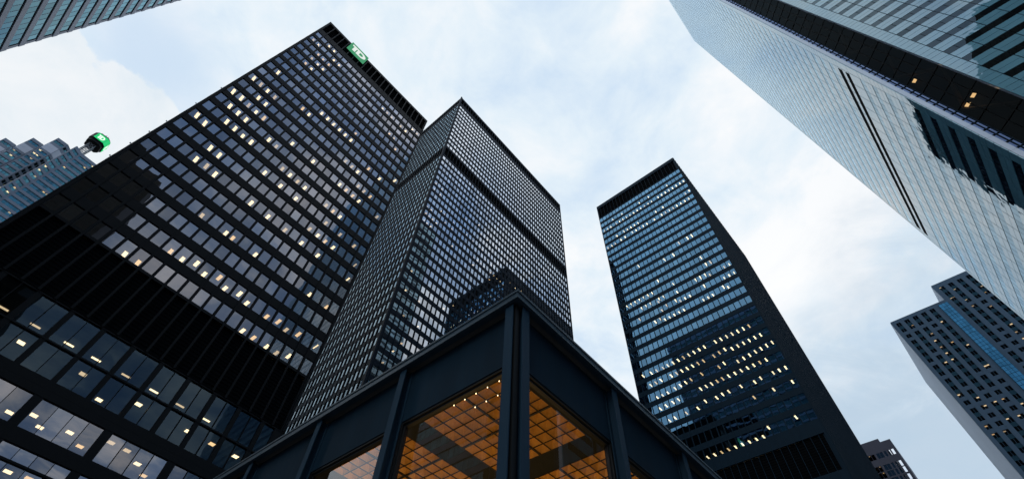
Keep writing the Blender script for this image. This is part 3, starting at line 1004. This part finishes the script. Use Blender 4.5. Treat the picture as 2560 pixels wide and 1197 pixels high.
for k in range(6):
    crag(-76.8 - 7.0 * k, 261.4 + 18.8 * k, 240 - 0.5 * k, [(33, 4.6), (4, 9.5 if k == 0 else 5.2)], 60, 17)
for k, (qx, qy) in enumerate(((-90.2, 277.8), (-100.0, 289.5), (-110.9, 302.7), (-121.5, 316))):
    crag(qx, qy, 252 + .01 * k, [(0, 5.6), (45, 4.2)], 200, 12, (239.5, 245.5))
wall.build("wall", granite, root)
core.build("office_core", innerdark, root)
ceil.build("office_ceiling", inner, root)
build_repeats(panes, "window", g_tealfar, root, "crag")
rnd = random.Random(11)
items = []
for (F, rows, sp) in far_faces:
    for r in rows[:26]:
        for a, b in sp:
            if rnd.random() < .10:
                items += lamps_on(F, [r], [(0, (a + b) / 2, .6)], 1.1, .9)
build_repeats(items, "ceiling_light", [lamp_w, lamp_m, lamp_d], root, "crag", 60)
mast = MB()
mx_, my_ = -76.6, 273.2
legs = [(mx_ + a, my_ + b) for a, b in ((-1.6, -1.6), (1.6, -1.6), (1.6, 1.6), (-1.6, 1.6))]
z0, z1 = spread(236), spread(258)
for (x, y) in legs:
    mast.tube((x, y, z0), (x, y, z1), .22)
for i in range(4):
    (xa, ya), (xb, yb) = legs[i], legs[(i + 1) % 4]
    for j in range(8):
        za, zb = z0 + (z1 - z0) * j / 8, z0 + (z1 - z0) * (j + 1) / 8
        mast.tube((xa, ya, za), (xb, yb, zb), .12)
        mast.tube((xb, yb, za), (xa, ya, zb), .12)
        mast.tube((xa, ya, za), (xb, yb, za), .12)
mastm = paint("grey_mast_steel", (0.16, 0.18, 0.20), 0.5, 0.5)
mast.build("mast", mastm, root)
ob = MB()


def octo(h, c):
    return [(mx_ - h + c, my_ - h), (mx_ + h - c, my_ - h), (mx_ + h, my_ - h + c), (mx_ + h, my_ + h - c), (mx_ + h - c, my_ + h), (mx_ - h + c, my_ + h), (mx_ - h, my_ + h - c), (mx_ - h, my_ - h + c)]


ob.prism(octo(4.0, 1.6), spread(257.6), spread(259.6))
ob.prism(octo(4.5, 1.7), spread(259.6), spread(265.2))
ob.prism(octo(3.6, 1.4), spread(265.2), spread(266.6))
box_ = ob.build("sign_box", black, root)
lit_green = lamp_mat("backlit_green", (0.03, 0.62, 0.20), 1.0)
lit_white = lamp_mat("backlit_white", (0.75, 1.0, 0.80), 1.3)
gp = MB()
FS = Face(mx_ - 2.8, my_ - 4.5, 1, 0, 0, -1)
FS.box(gp, 0, 5.6, spread(259.9), spread(264.9), .02, .2)
a_ = math.sqrt(.5)
FC = Face(mx_ + 2.8, my_ - 4.5, a_, a_, a_, -a_)
FC.box(gp, .1, 2.3, spread(259.9), spread(264.9), .02, .2)
FX = Face(mx_ + 4.5, my_ - 2.8, 0, 1, 1, 0)
FX.box(gp, .1, 5.5, spread(259.9), spread(264.9), .02, .2)
gp.build("sign_panel", lit_green, box_)
lt = MB()
bank_letters(FS, lt, .5, 5.1, spread(259.9), spread(264.9), .2, .26)
bank_letters(FX, lt, .5, 5.1, spread(259.9), spread(264.9), .2, .26)
lt.build("lettering", lit_white, box_)
ant = MB()
for a, b in ((-1, -1), (1, -1), (1, 1), (-1, 1)):
    ant.tube((mx_ + a, my_ + b, spread(266.6)), (mx_ + a * .6, my_ + b * .6, spread(270.5)), .14)
    ant.tube((mx_ + a, my_ + b, spread(266.8)), (mx_ - a * .7, my_ + b * .7, spread(269.6)), .09)
ant.prism([(mx_ - 1.1, my_ - 1.1), (mx_ + 1.1, my_ - 1.1), (mx_ + 1.1, my_ + 1.1), (mx_ - 1.1, my_ + 1.1)], spread(268.9), spread(269.2))
ant.build("antenna", mastm, root)

# ================================================================== concrete tower, lower right
root = thing("office_tower", "grey concrete tower with paired dark windows and a bright blue glass strip, lower right", "office tower", (220, -40, 0))
conc = paint("blue_grey_concrete", (0.105, 0.165, 0.235), 0.8, 0.25, 0.10, 0.12)
pier = paint("pale_ribbed_side", (0.50, 0.57, 0.66), 0.7, 0.3, 0.06, 0.12)
tealp = coated("teal_spandrel_glass", (0.022, 0.06, 0.085), (0.5, 0.7, 0.85), 0.03, 0.5, 1.5, 0.05, 0.0)
g_dark = glass("dark_paired_glass", (0.10, 0.10, 0.11), (0.4, 0.5, 0.6), 1.5, 0.25, wave=0.0, tone=0.4)
g_cyan = glass("bright_blue_glass", (0.05, 0.08, 0.11), (0.22, 0.58, 0.88), 1.7, 1.0, wave=0.0, tone=0.35, add=0.65)
wall, ceil, panes, span, cyan = MB(), MB(), [], MB(), []
rr = random.Random(5)
lamps = []
PT = 2.95
for (y0, LEN, topz, wtop, c0, nc, pitch, cmax) in ((-20.0, 19.4, 146.2, 144.7, 1.98, 5, 2.95, 16.2), (-39.4, 27.0, 153.9, 151.9, 2.25, 8, 3.05, 99)):
    F = Face(200, y0, 0, -1, -1, 0)
    rows = [(spread(wtop - PT * k - 1.55), spread(wtop - PT * k)) for k in range(46)]
    z_end = rows[-1][0]
    cols = [(c0 + pitch * i - .78, c0 + pitch * i + .78) for i in range(nc)]
    js = [0.0] + [v for c in cols for v in c] + [LEN]
    for i in range(0, len(js), 2):
        F.box(wall, js[i], js[i + 1], z_end, rows[0][1], -.5, 0)
    F.box(wall, 0, LEN, rows[0][1], spread(topz), -.5, 0.002)
    F.box(wall, 0, LEN, 0, z_end, -.5, 0.002)
    for ci, (a, b) in enumerate(cols):
        for k, (zb, zt) in enumerate(rows):
            if k < len(rows) - 1:
                teal = rr.random() < (0.85 if k < 9 else 0.35)
                (F.box(span, a, b, rows[k + 1][1], zb, -.5, -.22) if teal else F.box(wall, a + .001, b - .001, rows[k + 1][1], zb, -.5, -.08))
            m_ = (a + b) / 2
            for (p, q) in ((a, m_ - .04), (m_ + .04, b)):
                panes.append((F.pane(p, q, zb, zt, -.24, .001), rr.random(), 0))
                if rr.random() < .13:
                    lamps += lamps_on(F, [(zb, zt)], [(0, (p + q) / 2, .55)], .8, .6, zoff=-.3 * rr.random())
            F.box(wall, m_ - .04, m_ + .04, zb, zt, -.4, -.2)
            ceil.quad(F.p(a, zt + .02, -.5), F.p(b, zt + .02, -.5), F.p(b, zt + .02, -3), F.p(a, zt + .02, -3))
    if y0 == -20.0:
        for k in range(48):
            z = spread(144.8 - PT * k)
            for i in range(3):
                for j in range(2):
                    cyan.append((F.pane(16.3 + i * 1.02 + .04, 17.3 + i * 1.02 - .04, z - PT + .06 + j * 1.45, z - PT + 1.42 + j * 1.45, .35, .003), rr.random(), 0))
        F.box(span, 16.25, 19.36, spread(1), spread(144.9), .02, .3)
wall.box(200.51, 245, -39.3, -20.4, spread(140), spread(145.9))
wall.box(203, 222, -38.5, -23.9, spread(145.9), spread(148.4))
wall.box(200.51, 240, -66.4, -39.8, spread(140), spread(153.2))
cb = MB()
cb.box(203.1, 244.9, -66.0, -20.6, 0, spread(139.9))
cb.build("office_core", innerdark, root)
wall.build("wall", conc, root)
side = MB()
FSd = Face(200.51, -20.0, 1, 0, 0, 1)
FSd.box(side, 0, 44.5, 0, spread(146), -.39, -.12)
for i in range(45):
    FSd.box(side, i * .99 + .1, i * .99 + .6, 0, spread(146.1), -.118, .12)
FS2 = Face(200.51, -39.4, 1, 0, 0, 1)
FS2.box(side, 0, 39, spread(146), spread(153.8), -.38, -.12)
for i in range(39):
    FS2.box(side, i * .99 + .1, i * .99 + .6, spread(146.2), spread(153.8), -.118, .10)
side.build("ribbed_side", pier, root)
span.build("spandrel", tealp, root)
ceil.build("office_ceiling", inner, root)
build_repeats(panes, "window", g_dark, root, "concrete")
build_repeats(cyan, "strip_window", g_cyan, root, "concrete", 60)
build_repeats(lamps, "ceiling_light", [lamp_w, lamp_m, lamp_d], root, "concrete")

# ================================================================== small dark tower, bottom right
root = thing("office_tower", "small dark flat-topped tower with white gleaming panes, peeping out at the bottom right", "office tower", (275, 15, 0))
slate = paint("slate_cladding", (0.055, 0.058, 0.085), 0.6, 0.35, 0.12, 0.2)
g_white = glass("mirror_glass", (0.05, 0.05, 0.05), (0.97, 0.97, 1.0), 1.6, 1.0, wave=0.0, tone=0.1, add=0.85)
F = Face(260, 4.7, 0, 1, -1, 0)
wall, panes, dark, lamps, ceil = MB(), [], [], [], MB()
F.box(wall, 0, 22, spread(134.0), spread(137.1), -.4, 0)
z = 133.0
groups = []
for k in range(18):
    groups.append((z - 2.45, z))
    z -= 5.3 if k == 0 else (2.72 if k % 2 else 3.1)
narrow = [(1.05, 1.95), (2.55, 3.45), (4.1, 5.0)]
wide = [(5.6, 6.85), (6.95, 8.2)]
lit_ = [(9.0, 10.3), (10.4, 11.7), (11.8, 13.1), (13.2, 14.5), (14.6, 15.9)]
zt_prev = spread(134.0)
for (zb, zt) in groups:
    zb, zt = spread(zb), spread(zt)
    F.box(wall, 0, 22, zt, zt_prev, -.4, 0)
    cells = narrow + wide + lit_
    js = [0.0] + [v for c in cells for v in c] + [22.0]
    for i in range(0, len(js), 2):
        F.box(wall, js[i], js[i + 1], zb + .002, zt - .002, -.4, -.01)
    for c in narrow + wide:
        panes.append((F.pane(c[0], c[1], zb, zt, -.15, .001), rr.random(), 0))
    for c in lit_:
        dark.append((F.pane(c[0], c[1], zb, zt, -.15, .001), rr.random(), 0))
        if rr.random() < .3:
            lamps += lamps_on(F, [(zb, zt)], [(0, (c[0] + c[1]) / 2, .7)], .5, .5)
    ceil.quad(F.p(.3, zt + .01, -.41), F.p(21, zt + .01, -.41), F.p(21, zt + .01, -4), F.p(.3, zt + .01, -4))
    zt_prev = zb
F.box(wall, 0, 22, 0, zt_prev, -.4, 0)
wall.box(260.41, 290, 4.7, 5.0, 0, spread(136.8))
wall.box(264, 288, 8.9, 26, spread(136.0), spread(140.9))
wall.box(260.41, 290, 5.01, 26, spread(135), spread(136.6))
wall.build("wall", slate, root)
cb = MB()
cb.box(264.1, 289.9, 5.1, 26, 0, spread(134.9))
cb.build("office_core", innerdark, root)
ceil.build("office_ceiling", inner, root)
build_repeats(panes, "window", g_white, root, "small")
build_repeats(dark, "lit_window", g_dark, root, "small")
build_repeats(lamps, "ceiling_light", [lamp_w, lamp_m, lamp_d], root, "small")

# ================================================================== low steel pavilion, in front
root = thing("pavilion", "low slate-blue steel pavilion with an orange-lit coffered ceiling behind its corner glass", "pavilion", (22, 21, 0))
PX, PY = 6.6, 5.78                 # outer faces of the column flanges
WX, WY = 6.88, 6.06                # wall planes
EX, EY = 38.0, 37.2                # far ends
ZT, ZF, ZH, ZC = spread(9.88), spread(9.65), spread(8.0), spread(8.28)
fas = MB()
OX, OY = 6.48, 5.66
fas.box(OX, EX, OY, OY + .10, ZF, ZT)
fas.box(OX, OX + .10, OY + .101, EY, ZF, ZT)
fas.box(OX + .101, OX + .24, OY + .101, EY, ZF + .05, ZF + .11)
fas.box(OX + .241, EX, OY + .101, OY + .24, ZF + .05, ZF + .11)
# joints of the edge flashing
for i in range(1, 8):
    fas.box(OX - .006, OX + .05, OY + 4.12 * i - .35, OY + 4.12 * i - .33, ZF + .002, ZT + .006)
    fas.box(OX + 4.12 * i - .35, OX + 4.12 * i - .33, OY - .006, OY + .05, ZF + .002, ZT + .006)
fas.box(OX - .03, OX + .02, OY - .03, EY, ZT - .05, ZT + .02)
fas.box(OX + .021, EX, OY - .03, OY + .02, ZT - .05, ZT + .02)
rt = MB()
rt.box(OX + .12, EX, OY + .12, EY, ZF + .12, ZT - .02)
roof = rt.build("roof", roofm, root)
fas.build("fascia", pavedge, roof)
FL = Face(WX, WY, 0, 1, -1, 0)      # left wall, s = y - WY
FR = Face(WX, WY, 1, 0, 0, -1)      # right wall, s = x - WX
colL = [10.2 + 4.12 * i for i in range(7)]
colR = [11.12 + 4.12 * i for i in range(7)]


def i_column(face, s, zb, zt, proud, parent=root):
    b = MB()
    face.box(b, s - .13, s + .13, zb, zt, proud - .03, proud)
    face.box(b, s - .016, s + .016, zb, zt, .03, proud - .031)
    face.box(b, s - .13, s + .13, zb, zt, -.0, .028)
    b.build("column", pavcol, parent)


for y in colL:
    i_column(FL, y - WY, 0, ZF + .04, WX - PX)
for x in colR:
    i_column(FR, x - WX, 0, ZF + .04, WY - PY)
i_column(FL, 6.05 - WY + .0, 0, ZF + .04, WX - PX)
i_column(FR, 6.98 - WX - .0, 0, ZF + .04, WY - PY)
cn = MB()
cn.box(6.70, 6.845, 5.9, 6.03, 0, ZF + .03)
cn.build("corner_post", pavdark, root)


def bays(face, edges):
    for (a, b) in edges:
        pn = MB()
        face.box(pn, a, b, ZH, ZF + .045, -.10, -.002)
        pn.build("wall_panel", pavsteel, root)
        gl = MB()
        gl.quad(*face.pane(a + .1, b - .1, .3, ZH - .11, -.17, 0))
        wn_ = gl.build("window", g_pav, root)
        fr = MB()
        for (s0, s1, z0, z1) in ((a, b, ZH - .06, ZH - .001), (a + .061, b - .061, ZH - .12, ZH - .061), (a, a + .06, 0, ZH - .061), (b - .06, b, 0, ZH - .061), (a + .061, a + .12, .1, ZH - .121), (b - .12, b - .061, .1, ZH - .121)):
            face.box(fr, s0, s1, z0, z1, -.22 if s0 in (a,) or s1 in (b,) else -.2, -.03 if (s0 == a or s1 == b) else -.09)
        face.box(fr, a + .0, b - .0, 0, .1, -.22, -.025)
        fr.build("frame", pavdark, wn_)


ys = [WY + .12] + [v for y in colL for v in (y - .10, y + .10)]
xs = [WX + .22] + [v for x in colR for v in (x - .10, x + .10)]
bays(FL, [(ys[i] - WY, ys[i + 1] - WY) for i in range(0, 13, 2)])
bays(FR, [(xs[i] - WX, xs[i + 1] - WX) for i in range(0, 13, 2)])
for y in colL:
    pass
# ceiling: bays of eight by eight pyramid coffers between dark girders
coffer = paint("amber_coffer", (0.48, 0.25, 0.055), 0.5, 0.3, 0.35, 1.2, streak=False)
tbar = paint("dark_ceiling_bar", (0.012, 0.010, 0.009), 0.6, 0.3)
gird = paint("dark_girder", (0.006, 0.008, 0.010), 0.7, 0.2)
CELL = 0.406
BAY = 4.12
for i in range(5):
    for j in range(5):
        x0, y0 = 7.45 + BAY * i, 6.65 + BAY * j
        cb_, tb = MB(), MB()
        for a in range(8):
            for b in range(8):
                xa, ya = x0 + a * CELL + .012, y0 + b * CELL + .012
                xb, yb = xa + CELL - .024, ya + CELL - .024
                t = ((xa + xb) / 2, (ya + yb) / 2, ZC + .19)
                q = [(xa, ya, ZC), (xa, yb, ZC), (xb, yb, ZC), (xb, ya, ZC)]
                for k in range(4):
                    cb_.poly([q[k], q[(k + 1) % 4], t])
        for a in range(9):
            wd = .03 if a == 4 else .012
            tb.box(x0 + a * CELL - wd, x0 + a * CELL + wd, y0, y0 + 8 * CELL, ZC - .02, ZC + .03)
            tb.box(x0, x0 + 8 * CELL, y0 + a * CELL - wd, y0 + a * CELL + wd, ZC - .022, ZC + .028)
        c_ = cb_.build("coffered_ceiling", coffer, root)
        tb.build("ceiling_grid", tbar, c_)
gi = MB()
gi.box(WX + .3, EX - .2, WY + .3, EY - .2, ZC + .21, ZC + .34)
for i in range(6):
    xa = 7.45 + BAY * i - (BAY - 8 * CELL)
    gi.box(max(xa, WX + .3) + .01, 7.45 + BAY * i - .01, WY + .3, 6.65 + BAY * 5, ZC - .005, ZC + .209)
    ya = 6.65 + BAY * i - (BAY - 8 * CELL)
    gi.box(WX + .31, 7.45 + BAY * 5, max(ya, WY + .3) + .01, 6.65 + BAY * i - .01, ZC - .01, ZC + .205)
gi.build("ceiling_girder", gird, root)
bulb = lamp_mat("warm_bulb", (1.0, 0.72, 0.36), 6.0)
for (a, b) in ((0, 1), (0, 2), (0, 3), (0, 4), (0, 5), (1, 1), (1, 2), (1, 3), (1, 4), (2, 1), (2, 2)):
    bm_ = MB()
    x, y = 7.45 + a * CELL, 6.65 + b * CELL
    pr = [(x + .011 * math.cos(t * math.pi / 4), y + .011 * math.sin(t * math.pi / 4)) for t in range(8)]
    bm_.prism(pr, ZC - .05, ZC - .024)
    bm_.build("downlight", bulb, root)
fl = MB()
fl.box(WX + .25, EX - .2, WY + .25, EY - .2, 0.02, .06)
fl.box(EX - .2, EX, WY + .2, EY, 0, ZF + .1)
fl.box(WX + .2, EX - .21, EY - .2, EY, 0, ZF + .1)
fl.box(19, 30, 18, 29, .061, ZC - .02)
fl.build("interior_wall", innerdark, root)
# unseen area lamps added to wash the ceiling with warm light from below
for i, (x, y) in enumerate(((9.2, 12.6), (13.2, 8.6), (13.4, 13.0), (16.5, 16.5))):
    al = bpy.data.lights.new("hall_ceiling_fill", "AREA")
    al.energy, al.color, al.shape, al.size = 165, (1.0, 0.61, 0.22), "SQUARE", 1.0
    ao = bpy.data.objects.new("hall_ceiling_fill", al)
    COL.objects.link(ao)
    ao.parent = root
    ao.location = Vector((x, y, 1.0)) - Vector(root.location)
    ao.rotation_euler = (math.pi, 0, 0)
